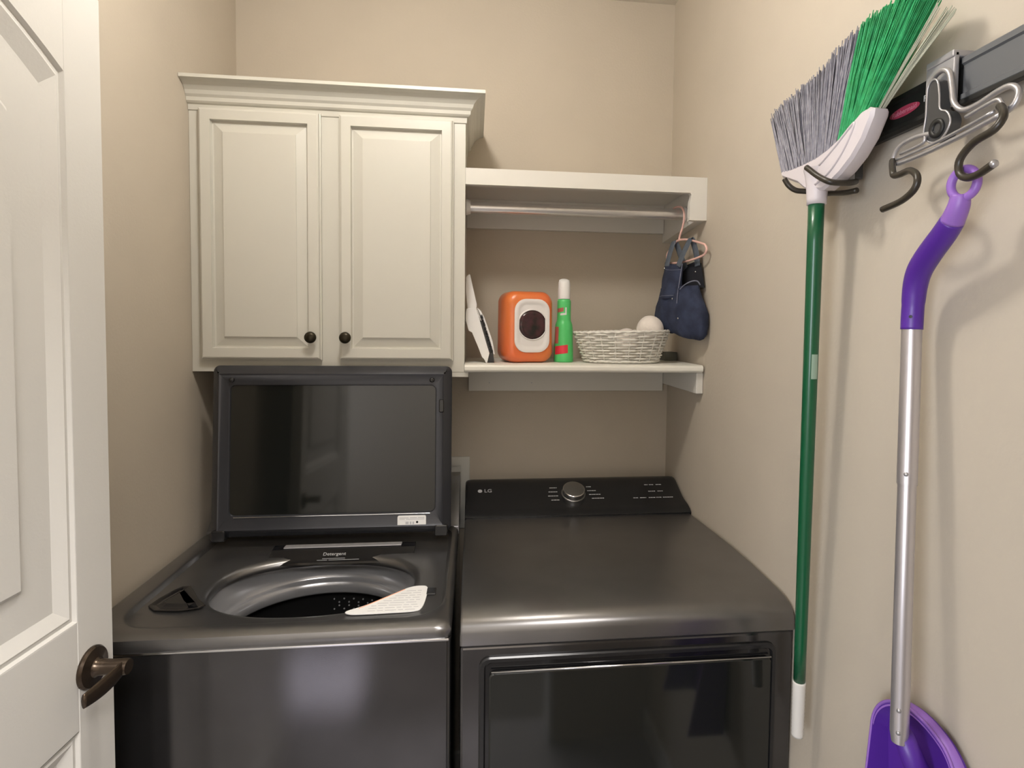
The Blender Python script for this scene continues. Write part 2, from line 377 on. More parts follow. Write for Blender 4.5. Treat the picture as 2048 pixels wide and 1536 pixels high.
prof = [(-0.001, 1.511), (-0.3265, 1.511), (-0.3325, 1.509), (-0.336, 1.5045), (-0.3365, 1.500), (-0.336, 1.4955), (-0.3325, 1.491), (-0.3265, 1.489), (-0.001, 1.489)]
bm = B(); prism(bm, prof, lambda u, v: Vector((WC+0.001, u, v)), lambda u, v: Vector((1.3945, u, v)))
fin('shelf_board', bm, 'nosing', ls, angle=30)
fin('back_cleat', box(B(), 0.722, 1.380, -0.019, -0.0005, 1.403, 1.4885, 0.001), 'shelfw', ls)
fin('side_cleat', box(B(), 1.381, W-0.0005, -DC-0.004, -0.0005, 1.427, 1.4885, 0.0025), 'shelfw', ls)
for x in (0.79, 0.93): fin('nail_head', lathe(B(), [(0.0022, 0), (0.0022, 0.0006), (0, 0.0006)], (x, -0.0185, 1.43), (0, -1, 0), 10), 'print', ls)

# ================================================================ WASHER
X0, X1, Y0, Y1 = 0.0155, 0.6985, -0.845, -0.10
ws = thing('washing_machine', 'black top-load washer with its lid raised and drum open', 'washer')
o_ = rrect(X0, X1, Y0+0.004, Y1, 0.010, 4)
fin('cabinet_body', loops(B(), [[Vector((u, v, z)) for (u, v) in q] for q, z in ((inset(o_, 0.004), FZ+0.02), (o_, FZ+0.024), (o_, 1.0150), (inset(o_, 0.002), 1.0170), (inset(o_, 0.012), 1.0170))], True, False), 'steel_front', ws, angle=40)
fin('seam_strip', box(B(), X0+0.004, X1-0.004, Y0+0.0005, Y0+0.05, 1.0150, 1.0195, 0.001), 'chrome', ws)
N = 176
cx, cy = 0.388, -0.603
def ray_rr(a, x0, x1, y0, y1, r):
    """rounded rectangle met by a ray from (cx,cy)"""
    dx, dy = math.cos(a), math.sin(a); t = 0.0
    def inside(x, y):
        qx = abs(x-(x0+x1)/2)-(x1-x0)/2+r; qy = abs(y-(y0+y1)/2)-(y1-y0)/2+r
        return math.hypot(max(qx, 0), max(qy, 0))+min(max(qx, qy), 0)-r < 0
    lo, hi = 0.0, 1.5
    for _ in range(40):
        m_ = (lo+hi)/2
        if inside(cx+dx*m_, cy+dy*m_): lo = m_
        else: hi = m_
    return (cx+dx*lo, cy+dy*lo)
def ell(a, rx, ry, pw=2.25):
    c, s = math.cos(a), math.sin(a); t = (abs(c/rx)**pw+abs(s/ry)**pw)**(-1/pw)
    return (cx+c*t, cy+s*t)
AN = [2*PI*k/N for k in range(N)]
def LR(f, z): return [Vector((*f(a), z(a) if callable(z) else z)) for a in AN]
TB = -0.285    # back of the top panel
LLp = [LR(lambda a: ray_rr(a, X0+0.002, X1-0.002, Y0+0.002, TB, 0.012), 1.0195),
       LR(lambda a: ray_rr(a, X0, X1, Y0, TB, 0.014), 1.0225),
       LR(lambda a: ray_rr(a, X0, X1, Y0, TB, 0.014), 1.035),
       LR(lambda a: ray_rr(a, X0+0.003, X1-0.003, Y0+0.003, TB, 0.014), 1.042),
       LR(lambda a: ray_rr(a, X0+0.012, X1-0.010, Y0+0.012, TB, 0.018), 1.0465),
       LR(lambda a: ray_rr(a, X0+0.045, X1-0.016, Y0+0.036, TB+0.001, 0.075), 1.0475),
       LR(lambda a: ray_rr(a, X0+0.050, X1-0.020, Y0+0.042, TB+0.001, 0.072), 1.0450),
       LR(lambda a: ray_rr(a, X0+0.056, X1-0.024, Y0+0.048, TB+0.002, 0.070), 1.0385),
       LR(lambda a: ray_rr(a, X0+0.075, X1-0.040, Y0+0.062, -0.40, 0.075), 1.0365),
       LR(lambda a: ell(a, 0.238, 0.166), 1.0345),
       LR(lambda a: ell(a, 0.225, 0.154), 1.0310),
       LR(lambda a: ell(a, 0.219, 0.149), 1.0255),
       LR(lambda a: ell(a, 0.217, 0.147), 1.0180),
       LR(lambda a: ell(a, 0.219, 0.149), 1.0120)]
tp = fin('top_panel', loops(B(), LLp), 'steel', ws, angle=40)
# tub ring and drum below the opening
bm = B()
loops(bm, [LR(lambda a: ell(a, 0.223, 0.168, 2.1), 1.0130), LR(lambda a: ell(a, 0.222, 0.190, 2.0), 1.004), LR(lambda a: ell(a, 0.218, 0.200, 2.0), 0.985),
           LR(lambda a: ell(a, 0.213, 0.197, 2.0), 0.962), LR(lambda a: ell(a, 0.208, 0.192, 2.0), 0.955), LR(lambda a: ell(a, 0.203, 0.187, 2.0), 0.958), LR(lambda a: ell(a, 0.197, 0.181, 2.0), 0.954), LR(lambda a: ell(a, 0.194, 0.178, 2.0), 0.930), LR(lambda a: ell(a, 0.200, 0.185, 2.0), 0.924)])
fin('tub_ring', bm, 'tubring', ws, smooth=True)
bm = B()
loops(bm, [LR(lambda a: ell(a, 0.199, 0.184, 2.0), 0.926), LR(lambda a: ell(a, 0.232, 0.215, 2.0), 0.910), LR(lambda a: ell(a, 0.234, 0.216, 2.0), 0.62), LR(lambda a: ell(a, 0.20, 0.19, 2.0), 0.58)], cap1=True)
fin('drum', bm, 'drum', ws, smooth=True)
bm = B()
for i in range(26):
    a = math.radians(52 + 3.4*(i % 13)) ; z = 0.895-0.018*(i//13)-(0.009 if i % 2 else 0)
    p = ell(a, 0.231, 0.214, 2.0); q = Vector((cx-p[0], cy-p[1], 0)).normalized()
    lathe(bm, [(0.0022, 0), (0.0022, 0.0015), (0, 0.0015)], (p[0], p[1], z), q, 8)
fin('drum_holes', bm, 'hole', ws)['kind'] = 'stuff'
# detergent drawer between the opening and the lid
bm = B()
prism(bm, [(-0.474, 1.0215), (-0.470, 1.0260), (-0.432, 1.0455), (-0.405, 1.0475), (-0.405, 1.0215)], lambda u, v: Vector((0.235, u, v)), lambda u, v: Vector((0.590, u, v)))
dis = fin('dispenser_drawer', bm, 'blackgl', ws)
fin('drawer_grip', box(B(), 0.262, 0.555, -0.428, -0.407, 1.0465, 1.0495, 0.001), 'bracket_l', dis)
fr = frame((0.392, -0.4485, 1.0375), (1, 0, 0), (0, 0.890, 0.456))
text('dispenser_lettering', 'Detergent', 0.0135, Matrix.Translation((0, 0, 0.0004)) @ fr, 'legend', dis)
bm = B()
for (a, b_, c) in ((0.365, 0.420, -0.4605), (0.353, 0.378, -0.4645), (0.381, 0.455, -0.4645)):
    box(bm, a, b_, c-0.0007, c+0.0007, 1.0310 if c > -0.462 else 1.0288, 1.0318 if c > -0.462 else 1.0296)
fin('dispenser_marks', bm, 'legend', dis)
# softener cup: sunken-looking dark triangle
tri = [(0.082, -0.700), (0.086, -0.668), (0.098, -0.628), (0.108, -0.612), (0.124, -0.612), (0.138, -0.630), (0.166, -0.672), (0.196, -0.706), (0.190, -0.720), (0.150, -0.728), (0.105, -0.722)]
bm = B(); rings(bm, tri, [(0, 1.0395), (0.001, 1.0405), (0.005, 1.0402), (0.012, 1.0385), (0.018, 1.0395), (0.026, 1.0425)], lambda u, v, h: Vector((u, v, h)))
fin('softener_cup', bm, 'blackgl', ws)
# warning sticker
def ztop(u, v, h): return Vector((u, v, 1.0385+h))
stk = cr([(0.486, -0.757, 0), (0.492, -0.768, 0), (0.515, -0.771, 0), (0.570, -0.770, 0), (0.622, -0.767, 0), (0.636, -0.752, 0), (0.641, -0.705, 0), (0.640, -0.662, 0), (0.626, -0.652, 0), (0.600, -0.659, 0), (0.565, -0.692, 0), (0.520, -0.734, 0)], 4, True)
stk = [(p.x, p.y) for p in stk]
bm = B(); rings(bm, stk, [(0, -0.0012), (0, 0.0006), (0.0006, 0.0008)], ztop); st = fin('warning_sticker', bm, 'sticker', ws)
bm = B()
for i in range(9):
    y = -0.762+i*0.0105; xl = 0.520+max(0, (y+0.745))*1.02+0.008
    x = xl
    while x < 0.626:
        l = random.uniform(0.008, 0.03); box(bm, x, min(x+l, 0.629), y, y+0.0022, 1.0390, 1.0394); x += l+0.004
fin('sticker_lines', bm, 'print', st)
bm = B(); tube(bm, [Vector((0.509, -0.7475, 1.0393)), Vector((0.525, -0.7335, 1.0393)), Vector((0.592, -0.6685, 1.0393))], 0.0011, 6); fin('sticker_stripe', bm, 'orange_line', st)
fin('lid_switch', box(B(), 0.640, 0.660, -0.697, -0.668, 1.036, 1.0415, 0.002), 'blackpl', ws)
# raised lid
lid = bpy.data.objects.new('lid', None); COL.objects.link(lid); lid.parent = ws; lid.empty_display_size = 0.05
LB, LT = Vector((0, -0.400, 1.066)), Vector((0, -0.370, 1.5085))
LV = (LT-LB); LH = LV.length; LVn = LV.normalized(); LN = Vector((0, -LVn.z, LVn.y))   # LN faces the room
def lp(u, v, h): return Vector((u, 0, 0)) + LB + LVn*v + LN*h
lx0, lx1 = 0.069, 0.680
bm = B()
o_ = rrect(lx0, lx1, 0, LH, 0.016, 5); g_ = rrect(lx0+0.047, lx1-0.041, 0.056, LH-0.050, 0.014, 5)
rings(bm, o_, [(0.004, -0.030), (0, -0.026), (0, -0.019), (0.004, -0.013)], lp, fill=False)
def mix(a, b, t): return [(p[0]+(q[0]-p[0])*t, p[1]+(q[1]-p[1])*t) for p, q in zip(a, b)]
o4 = inset(o_, 0.004); o18 = inset(o_, 0.021)
seq = [(o4, -0.013), (o18, 0.0), (mix(o18, g_, 0.2), -0.0025), (mix(o18, g_, 0.82), -0.0025), (g_, -0.0035), (inset(g_, 0.002), -0.009)]
loops(bm, [[lp(u, v, h) for (u, v) in q] for q, h in seq])
bm.faces.new([bm.verts.new(lp(u, v, -0.030)) for (u, v) in inset(o_, 0.004)])
bmesh.ops.remove_doubles(bm, verts=bm.verts[:], dist=0.0002)
fin('lid_frame', bm, 'lidframe', lid, angle=30)
bm = B(); rings(bm, inset(g_, 0.0015), [(0, -0.012), (0, -0.008)], lp); fin('glass_pane', bm, 'lidglass', lid)
gl = [(g_[0][0], 0)]
fin('glass_edge', tube(B(), [lp(lx0+0.060, 0.0535, -0.002), lp(lx1-0.055, 0.0535, -0.002)], 0.0012, 8), 'chrome', lid)
for u in (lx0+0.052, lx1-0.052):
    fin('bumper', lathe(B(), [(0.007, -0.003), (0.0065, 0.002), (0.0045, 0.004), (0, 0.0045)], lp(u, LH-0.037, 0), LN, 16), 'blackpl', lid, smooth=True)
bm = B(); rings(bm, rrect(lx1-0.033, lx1-0.020, LH-0.123, LH-0.088, 0.004, 3), [(0, -0.003), (0, 0.003), (0.002, 0.0055)], lp); fin('latch', bm, 'blackpl', lid)
bm = B(); rings(bm, rrect(0.541, 0.615, 0.020, 0.0485, 0.004, 3), [(0, -0.004), (0, -0.0013), (0.0003, -0.0011)], lp); rl = fin('rating_sticker', bm, 'sticker', lid)
bm = B()
for (a, b_, c, d) in ((0.546, 0.57, 0.0415, 0.0435), (0.573, 0.592, 0.0415, 0.0435), (0.594, 0.611, 0.0415, 0.0435), (0.546, 0.560, 0.0380, 0.0395), (0.563, 0.611, 0.0380, 0.0395), (0.562, 0.570, 0.0255, 0.0325), (0.573, 0.577, 0.0255, 0.0325), (0.580, 0.584, 0.0255, 0.0325)):
    rings(bm, rect(a, b_, c, d), [(0, -0.0012), (0, -0.0008)], lp)
fin('sticker_print', bm, 'print', rl)
fin('sticker_dot', lathe(B(), [(0.003, -0.0012), (0.003, -0.0008), (0, -0.0007)], lp(0.592, 0.031, 0), LN, 14), 'blackpl', rl)
for u in (lx0+0.008, lx1-0.042):
    bm = B(); rings(bm, rrect(u, u+0.034, -0.006, 0.022, 0.005, 3), [(0, -0.028), (0, 0.003), (0.002, 0.005)], lp); fin('hinge', bm, 'blackpl', lid)
# console behind the lid
bm = B(); prism(bm, [(-0.285, 1.030), (-0.282, 1.046), (-0.165, 1.136), (-0.145, 1.1545), (-0.10, 1.1545), (-0.10, 1.0)], lambda u, v: Vector((X0, u, v)), lambda u, v: Vector((X1, u, v)))
fin('control_console', bm, 'steel', ws)
fin('console_foot', box(B(), 0.60, X1+0.0005, -0.29, -0.26, 1.0215, 1.046, 0.002), 'bracket_l', ws)

# ================================================================ DRYER
A0, A1 = 0.7152, 1.3992; DY = -0.8385
dy = thing('clothes_dryer', 'black clothes dryer with round dial on its sloped console', 'dryer')
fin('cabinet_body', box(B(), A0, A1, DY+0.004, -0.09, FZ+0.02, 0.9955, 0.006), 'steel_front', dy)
tpf = [(-0.09, 1.0), (-0.09, 1.050), (-0.25, 1.053), (-0.42, 1.060), (-0.55, 1.0635), (-0.66, 1.0625), (-0.74, 1.0595), (-0.785, 1.0565), (-0.810, 1.0525), (-0.825, 1.0475), (-0.8335, 1.0410), (-0.8380, 1.0330), (-0.8395, 1.0240), (-0.8395, 1.0), (-0.8375, 0.998)]
bm = B()
xs = [(A0, 0.006), (A0+0.0015, 0.0025), (A0+0.006, 0.0), (A1-0.006, 0.0), (A1-0.0015, 0.0025), (A1, 0.006)]
V = []
for (x, dz) in xs:
    V.append([bm.verts.new((x, y+(dz*0.4 if y < -0.8 else 0), z-(dz if z > 1.01 else 0))) for (y, z) in tpf])
for P_, Q_ in zip(V, V[1:]):
    for i in range(len(tpf)):
        j = (i+1) % len(tpf); bm.faces.new((P_[i], P_[j], Q_[j], Q_[i]))
bm.faces.new(V[0]); bm.faces.new(V[-1])
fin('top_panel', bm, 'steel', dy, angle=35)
fin('seam_gap', box(B(), A0+0.003, A1-0.003, DY+0.002, DY+0.05, 0.9945, 0.9985), 'blackpl', dy)
# console
cp = [(-0.255, 1.0495), (-0.2565, 1.058), (-0.247, 1.066), (-0.225, 1.074), (-0.185, 1.0925), (-0.125, 1.1225), (-0.112, 1.1275), (-0.10, 1.1288), (-0.092, 1.1270), (-0.090, 1.0495)]
bm = B(); V = []
for (x, k) in [(A0-0.0002, 0.010), (A0+0.002, 0.005), (A0+0.008, 0.0015), (A0+0.018, 0.0), (A1-0.018, 0.0), (A1-0.008, 0.0015), (A1-0.002, 0.005), (A1, 0.010)]:
    V.append([bm.verts.new((x, y+(k*0.5 if z > 1.08 and y < -0.1 else 0), z-(k if z > 1.08 else 0))) for (y, z) in cp])
for P_, Q_ in zip(V, V[1:]):
    for i in range(len(cp)):
        j = (i+1) % len(cp); bm.faces.new((P_[i], P_[j], Q_[j], Q_[i]))
bm.faces.new(V[0]); bm.faces.new(V[-1])
con = fin('control_console', bm, 'blackpl', dy, angle=30)
CO = Vector((0, -0.185, 1.0925)); CV = Vector((0, 0.0600, 0.0300)).normalized(); CN = Vector((0, -CV.z, CV.y))
def cpt(x, v, h=0.0): return Vector((x, 0, 0))+CO+CV*v+CN*h
kn = fin('dial', lathe(B(), [(0.0375, 0), (0.0375, 0.003), (0.0345, 0.004), (0.0335, 0.018), (0.0325, 0.0205), (0.030, 0.0212), (0, 0.0205)], cpt(1.049, 0.012), CN, 48), 'knobm', con, angle=30)
kn['label'] = 'round brushed metal dial'
fin('dial_ring', lathe(B(), [(0.0345, 0.0165), (0.0352, 0.0185), (0.0335, 0.0207), (0.0322, 0.0210)], cpt(1.049, 0.012), CN, 48, caps=False), 'chrome', kn, smooth=True)
bm = B(); lathe(bm, [(0.0068, 0.0002), (0.0068, 0.0008), (0, 0.0008)], cpt(0.760, 0.032), CN, 20); fin('logo_emblem', bm, 'legend', con)
text('logo_lettering', 'LG', 0.020, frame(cpt(0.785, 0.032, 0.0006), (1, 0, 0), CV), 'legend', con)
bm = B()
def dash(x0, x1, v, h=0.0045):
    x = x0
    while x < x1-0.002:
        l = min(random.uniform(0.004, 0.009), x1-x); vs = [bm.verts.new(cpt(a, b_, 0.0006)) for (a, b_) in rect(x, x+l, v-h/2, v+h/2)]; bm.faces.new(vs); x += l+0.0012
for (a, b_, v) in ((0.977, 1.000, 0.040), (0.972, 1.001, 0.022), (0.969, 1.001, 0.004), (0.977, 1.004, -0.014), (1.094, 1.112, 0.042), (1.095, 1.122, 0.024), (1.098, 1.134, 0.007), (1.104, 1.142, -0.010), (1.235, 1.250, -0.012), (1.256, 1.276, -0.012), (1.284, 1.305, -0.012), (1.308, 1.325, -0.012), (1.330, 1.362, -0.012), (1.290, 1.312, 0.016), (1.320, 1.337, 0.016), (1.284, 1.296, 0.046), (1.300, 1.314, 0.046), (1.322, 1.340, 0.046)):
    dash(a, b_, v, 0.0032)
fin('console_legend', bm, 'legend', con)['kind'] = 'stuff'
# door on the front
def fp(u, v, h): return Vector((u, DY+0.004-h, v))
bm = B(); o_ = rrect(0.752, 1.362, 0.30, 0.975, 0.022, 5)
rings(bm, o_, [(0, 0.0), (0.0, 0.004), (0.003, 0.006), (0.010, 0.006), (0.013, 0.001)], fp, fill=False)
dd = fin('dryer_door', bm, 'blackpl', dy, angle=30)
bm = B(); rings(bm, rrect(0.765, 1.349, 0.313, 0.962, 0.014, 5), [(0, 0.0005), (0, 0.0012)], fp); fin('door_well', bm, 'blackgl', dd)
bm = B(); rings(bm, rrect(0.772, 1.349, 0.318, 0.9455, 0.012, 5), [(0, 0.0012), (0, 0.0065), (0.003, 0.009)], fp); fin('door_glass', bm, 'lidglass', dd)
fin('door_trim', tube(B(), [fp(0.776, 0.9475, 0.0085), fp(1.347, 0.9475, 0.0085)], 0.0021, 10), 'chrome', dd, smooth=True)

# ================================================================ SUPPLY BOX ON THE BACK WALL
sb = thing('supply_box', 'white washer supply box set in the back wall behind the washer', 'supply box')
bm = B(); o_ = rect(0.52, 0.7275, 0.94, 1.182)
rings(bm, o_, [(0, 0.0), (0, 0.006), (0.002, 0.008), (0.03, 0.008), (0.03, 0.001)], lambda u, v, h: Vector((u, -0.0008-h, v))); fin('cover_frame', bm, 'whitebox', sb)
for x in (0.575, 0.66): fin('water_valve', lathe(B(), [(0.010, 0), (0.010, 0.03), (0.014, 0.03), (0.014, 0.045), (0, 0.046)], (x, -0.002, 1.07), (0, -1, 0), 16), 'chrome', sb)

# ================================================================ THINGS ON THE LOWER SHELF
SZ = 1.5113
def bx_(px): return max(0.7142, 0.7095+(px-928)*0.00150)
def bz_(py): return max(SZ, 1.634-(py-640)*0.00149)
def pix(l): return [(bx_(a), bz_(b_)) for a, b_ in l]
hp = thing('hand_dustpan', 'white plastic hand dustpan leaning against the cabinet side', 'dustpan')
bm = B(); prism(bm, [(0.7142, 1.760), (0.7255, 1.769), (0.7465, 1.678), (0.7440, 1.667), (0.7365, 1.6600), (0.7190, 1.667), (0.7142, 1.716)], lambda u, v: Vector((u, -0.225, v)), lambda u, v: Vector((u, -0.185, v))); bmesh.ops.bevel(bm, geom=bm.edges[:], offset=0.002, segments=2, affect='EDGES'); fin('handle', bm, 'white_pl', hp, angle=40)
bm = B(); prism(bm, pix([(951, 616), (956, 631), (958, 640), (977, 704), (973, 726), (970, 726), (967, 714), (963, 712), (944, 663), (937, 661), (919, 640), (919, 626), (933, 618)]), lambda u, v: Vector((u, -0.262, v)), lambda u, v: Vector((u, -0.150, v))); bmesh.ops.bevel(bm, geom=bm.edges[:], offset=0.0012, segments=1, affect='EDGES'); fin('pan', bm, 'white_pl', hp)
bm = B()
for i in range(8):
    p0 = (951.5+i*0.95, 618+i*3.0); tube(bm, [Vector((bx_(p0[0]), -0.2635, bz_(p0[1]))), Vector((bx_(p0[0]+3.2), -0.2635, bz_(p0[1]+1.4)))], [0.0016, 0.0006], 6)
fin('comb_teeth', bm, 'white_pl', hp)['kind'] = 'stuff'
hb = thing('hand_brush', 'small hand brush with black bristles clipped against the white dustpan', 'brush')
bm = B(); prism(bm, pix([(953.4, 616), (960, 622), (967, 635), (983, 681), (987.5, 706), (984.5, 706), (979, 682), (964, 640)]), lambda u, v: Vector((u, -0.255, v)), lambda u, v: Vector((u, -0.165, v))); fin('brush_back', bm, 'white_pl', hb)
bm = B(); prism(bm, pix([(957.2, 628), (964, 640.5), (979, 682.5), (984.8, 706), (986.5, 724), (984, 727), (974, 727), (978, 705), (959, 641)]), lambda u, v: Vector((u, -0.256, v)), lambda u, v: Vector((u, -0.168, v)))
for i in range(150):
    t = random.random(); u0 = 958+t*20; v0 = 632+t*72; tube(bm, [Vector((bx_(u0+1.5), -0.2562, bz_(v0))), Vector((bx_(u0+4.2+t*2), -0.258-random.random()*0.002, bz_(v0-3+random.uniform(-2, 2))))], 0.0007, 4)
fin('bristles', bm, 'blackpl', hb)['kind'] = 'stuff'

# orange pod container
pc = thing('detergent_container', 'orange detergent pod container with white-framed round window on the shelf', 'container')
pa = math.radians(12.0); PM = Matrix.Translation((0.890, -0.205, SZ)) @ Matrix.Rotation(pa, 4, 'Z')
def pt(u, v, h): return PM @ Vector((u, -h, v))     # u across, v up, h towards the room
pw, ph, pd = 0.0715, 0.2085, 0.058
bm = B()
lay = []
for (h, ins) in ((-pd, 0.016), (-pd+0.006, 0.006), (-pd+0.018, 0.0), (pd-0.030, 0.0), (pd-0.012, 0.004), (pd-0.004, 0.011), (pd, 0.022)):
    q = []
    for (u, v) in rrect(-pw+ins, pw-ins, ins*0.6, ph-ins, 0.030, 8):
        bul = 0.004*math.cos((v/ph-0.45)*PI) ; q.append(pt(u*(1+bul/pw), v, h))
    lay.append(q)
loops(bm, lay, True, True); fin('tub', bm, 'orange', pc, angle=50)
bm = B(); rings(bm, rrect(-0.0500, 0.0575, 0.030, 0.186, 0.036, 8), [(0, pd-0.002), (0.001, pd+0.003), (0.005, pd+0.0045), (0.013, pd+0.0035), (0.0165, pd+0.0012), (0.020, pd+0.0016)], pt); fr_ = fin('window_frame', bm, 'podwhite', pc, angle=40)
WCn = pt(0.0045, 0.111, pd); WN = (PM.to_3x3() @ Vector((0, -1, 0)))
fin('window_ring', lathe(B(), [(0.0455, -0.001), (0.0455, 0.003), (0.0435, 0.0045), (0.0418, 0.003)], WCn, WN, 40, caps=False), 'podwhite', pc, smooth=True)
fin('window', lathe(B(), [(0.0425, 0.0005), (0.0425, 0.0022), (0.030, 0.0034), (0, 0.004)], WCn, WN, 40), 'podwin', pc, smooth=True)

# green aerosol can
ac = thing('spray_can', 'tall green aerosol can with white cap between container and basket', 'can')
CX, CY = 1.008, -0.2
fin('can_body', lathe(B(), [(0.0275, 0), (0.0295, 0.002), (0.0297, 0.004), (0.0283, 0.060), (0.0270, 0.102), (0.0258, 0.112), (0.0235, 0.119), (0.0215, 0.124), (0.0208, 0.128), (0.0206, 0.180), (0.0195, 0.186), (0.0175, 0.1885)], (CX, CY, SZ), seg=40), 'can', ac, angle=50)
bm = B(); V = []
for (r, z, sl) in ((0.0183, 0.1895, 0), (0.0183, 0.222, 0), (0.0178, 0.238, 0.22), (0.0155, 0.246, 0.30), (0.010, 0.2485, 0.35), (0.003, 0.2495, 0.35)):
    V.append([Vector((CX+r*math.cos(a), CY+r*math.sin(a), SZ+z+sl*r*math.sin(a)*0.9)) for a in [2*PI*k/32 for k in range(32)]])
loops(bm, V, True, True); fin('cap', bm, 'white_pl', ac, angle=50)
def patch(name, r0, r1, a0, a1, z0, z1, m, dz=0.0):
    bm = B(); n = 10; f = []
    for k in range(n+1):
        a = math.radians(-90+a0+(a1-a0)*k/n); t = k/n
        f.append((bm.verts.new((CX+r0*math.cos(a), CY+r0*math.sin(a), SZ+z0+dz*t)), bm.verts.new((CX+r1*math.cos(a), CY+r1*math.sin(a), SZ+z1+dz*t))))
    for p, q in zip(f, f[1:]): bm.faces.new((p[0], q[0], q[1], p[1]))
    return fin(name, bm, m, ac, smooth=True)
patch('red_label', 0.0293, 0.0289, -70, 18, 0.022, 0.047, 'red', 0.006)
patch('side_label', 0.0290, 0.0276, -75, -42, 0.056, 0.106, 'brick')
patch('crest', 0.0210, 0.0210, -75, -12, 0.148, 0.160, 'brick', 0.004)
patch('letter_foot', 0.0211, 0.0211, -40, 12, 0.140, 0.146, 'logo_white', 0.002)
patch('letter_stem', 0.0211, 0.0211, 2, 13, 0.143, 0.164, 'logo_white')

# woven basket
bk = thing('wicker_basket', 'oval white woven basket holding wool balls on the shelf', 'basket')
KX, KY = 1.184, -0.212
def bsk(a, t, off=0.0):
    rx = 0.1115+(0.1425-0.1115)*t+off; ry = 0.078+(0.103-0.078)*t+off
    return Vector((KX+rx*math.cos(a), KY+ry*math.sin(a), SZ+0.003+0.088*t+0.004*t*math.cos(a)))
NS = 20; rows = 11
bm = B()
for i in range(rows):
    t = (i+0.5)/rows
    pts = [bsk(a, t, 0.0042*(1 if i % 2 else -1)*max(-1, min(1, 2.6*math.cos(a*NS/2)))) for a in [2*PI*k/144 for k in range(144)]]
    tube(bm, pts, 0.0025, 6, closed=True)
fin('woven_strands', bm, 'basket', bk, smooth=True)['kind'] = 'stuff'
bm = B()
for k in range(NS):
    a = 2*PI*(k+0.0)/NS; tube(bm, [bsk(a, -0.0), bsk(a, 0.5), bsk(a, 1.0)], 0.0022, 6)
fin('basket_stakes', bm, 'basket', bk, smooth=True)['kind'] = 'stuff'
bm = B()
for i in range(2):
    tube(bm, [bsk(a, 1.03, 0.0022*(1 if i else -1)) + Vector((0, 0, 0.0014*math.sin(a*30+i*PI))) for a in [2*PI*k/160 for k in range(160)]], 0.0029, 7, closed=True)
fin('rim', bm, 'basket', bk, smooth=True)
bm = B(); tube(bm, [bsk(a, 0.015, 0.002)+Vector((0, 0, 0.0018+0.0012*math.sin(a*36))) for a in [2*PI*k/160 for k in range(160)]], 0.0034, 7, closed=True); fin('foot_braid', bm, 'basket', bk, smooth=True)
bm = B(); lathe(bm, [(0.076, 0.0006), (0.076, 0.003), (0, 0.003)], (0, 0, 0), seg=40)
bmesh.ops.scale(bm, vec=(1.45, 1.0, 1.0), verts=bm.verts[:]); bmesh.ops.translate(bm, vec=(KX, KY, SZ), verts=bm.verts[:]); fin('basket_base', bm, 'basket', bk)
def ball(x, y, z, r, label):
    bm = B(); bmesh.ops.create_icosphere(bm, subdivisions=4, radius=r)
    for v in bm.verts: v.co = v.co*(1+0.012*math.sin(v.co.x*90+v.co.z*70)) + Vector((x, y, z))
    o = fin('dryer_ball', bm, 'ball', smooth=True); tag(o, label, 'ball', 'wool balls in the basket')
ball(1.264, -0.240, 1.6135, 0.0405, 'pale wool dryer ball standing above the rim at the right end of the basket')
ball(1.212, -0.170, 1.577, 0.0380, 'wool dryer ball lying low in the basket, only its top above the rim')
tag(fin('small_box', box(B(), 1.354, 1.395, -0.115, -0.06, SZ, 1.539, 0.0015), 'greybox'), 'small dark grey box on the shelf behind the right end of the basket', 'box')

# ================================================================ HANGER AND OVERALLS
HO = Vector((1.350, -0.235, 0)); HU = Vector((0.255, -0.967, 0)); HNv = Vector((-0.967, -0.255, 0))
def hpnt(u, z, n=0.0): return HO+HU*u+HNv*n+Vector((0, 0, z))
hg = thing('clothes_hanger', 'small pink plastic hanger on the end of the closet rod', 'hanger')
hk = cr([hpnt(-0.044, 1.962, 0.002), hpnt(-0.040, 1.976, 0.001), hpnt(-0.020, 1.9835), hpnt(0.008, 1.978), hpnt(0.022, 1.960), hpnt(0.022, 1.935), hpnt(0.012, 1.910), hpnt(0.003, 1.893), hpnt(0.000, 1.880)], 6)
fin('hook', tube(B(), hk, 0.0031, 10), 'pink', hg, smooth=True)
arm = cr([hpnt(0.0, 1.882), hpnt(0.050, 1.876), hpnt(0.115, 1.857), hpnt(0.128, 1.850), hpnt(0.134, 1.839), hpnt(0.127, 1.828), hpnt(0.110, 1.822), hpnt(0.05, 1.815), hpnt(-0.02, 1.815), hpnt(-0.050, 1.819), hpnt(-0.060, 1.827), hpnt(-0.063, 1.838), hpnt(-0.060, 1.848), hpnt(-0.050, 1.857), hpnt(-0.025, 1.874)], 5, True)
fin('shoulder_frame', tube(B(), arm, 0.0032, 10, closed=True), 'pink', hg, smooth=True)
ov = thing('denim_overalls', 'tiny dark blue denim overalls hanging beside the right wall', 'overalls')
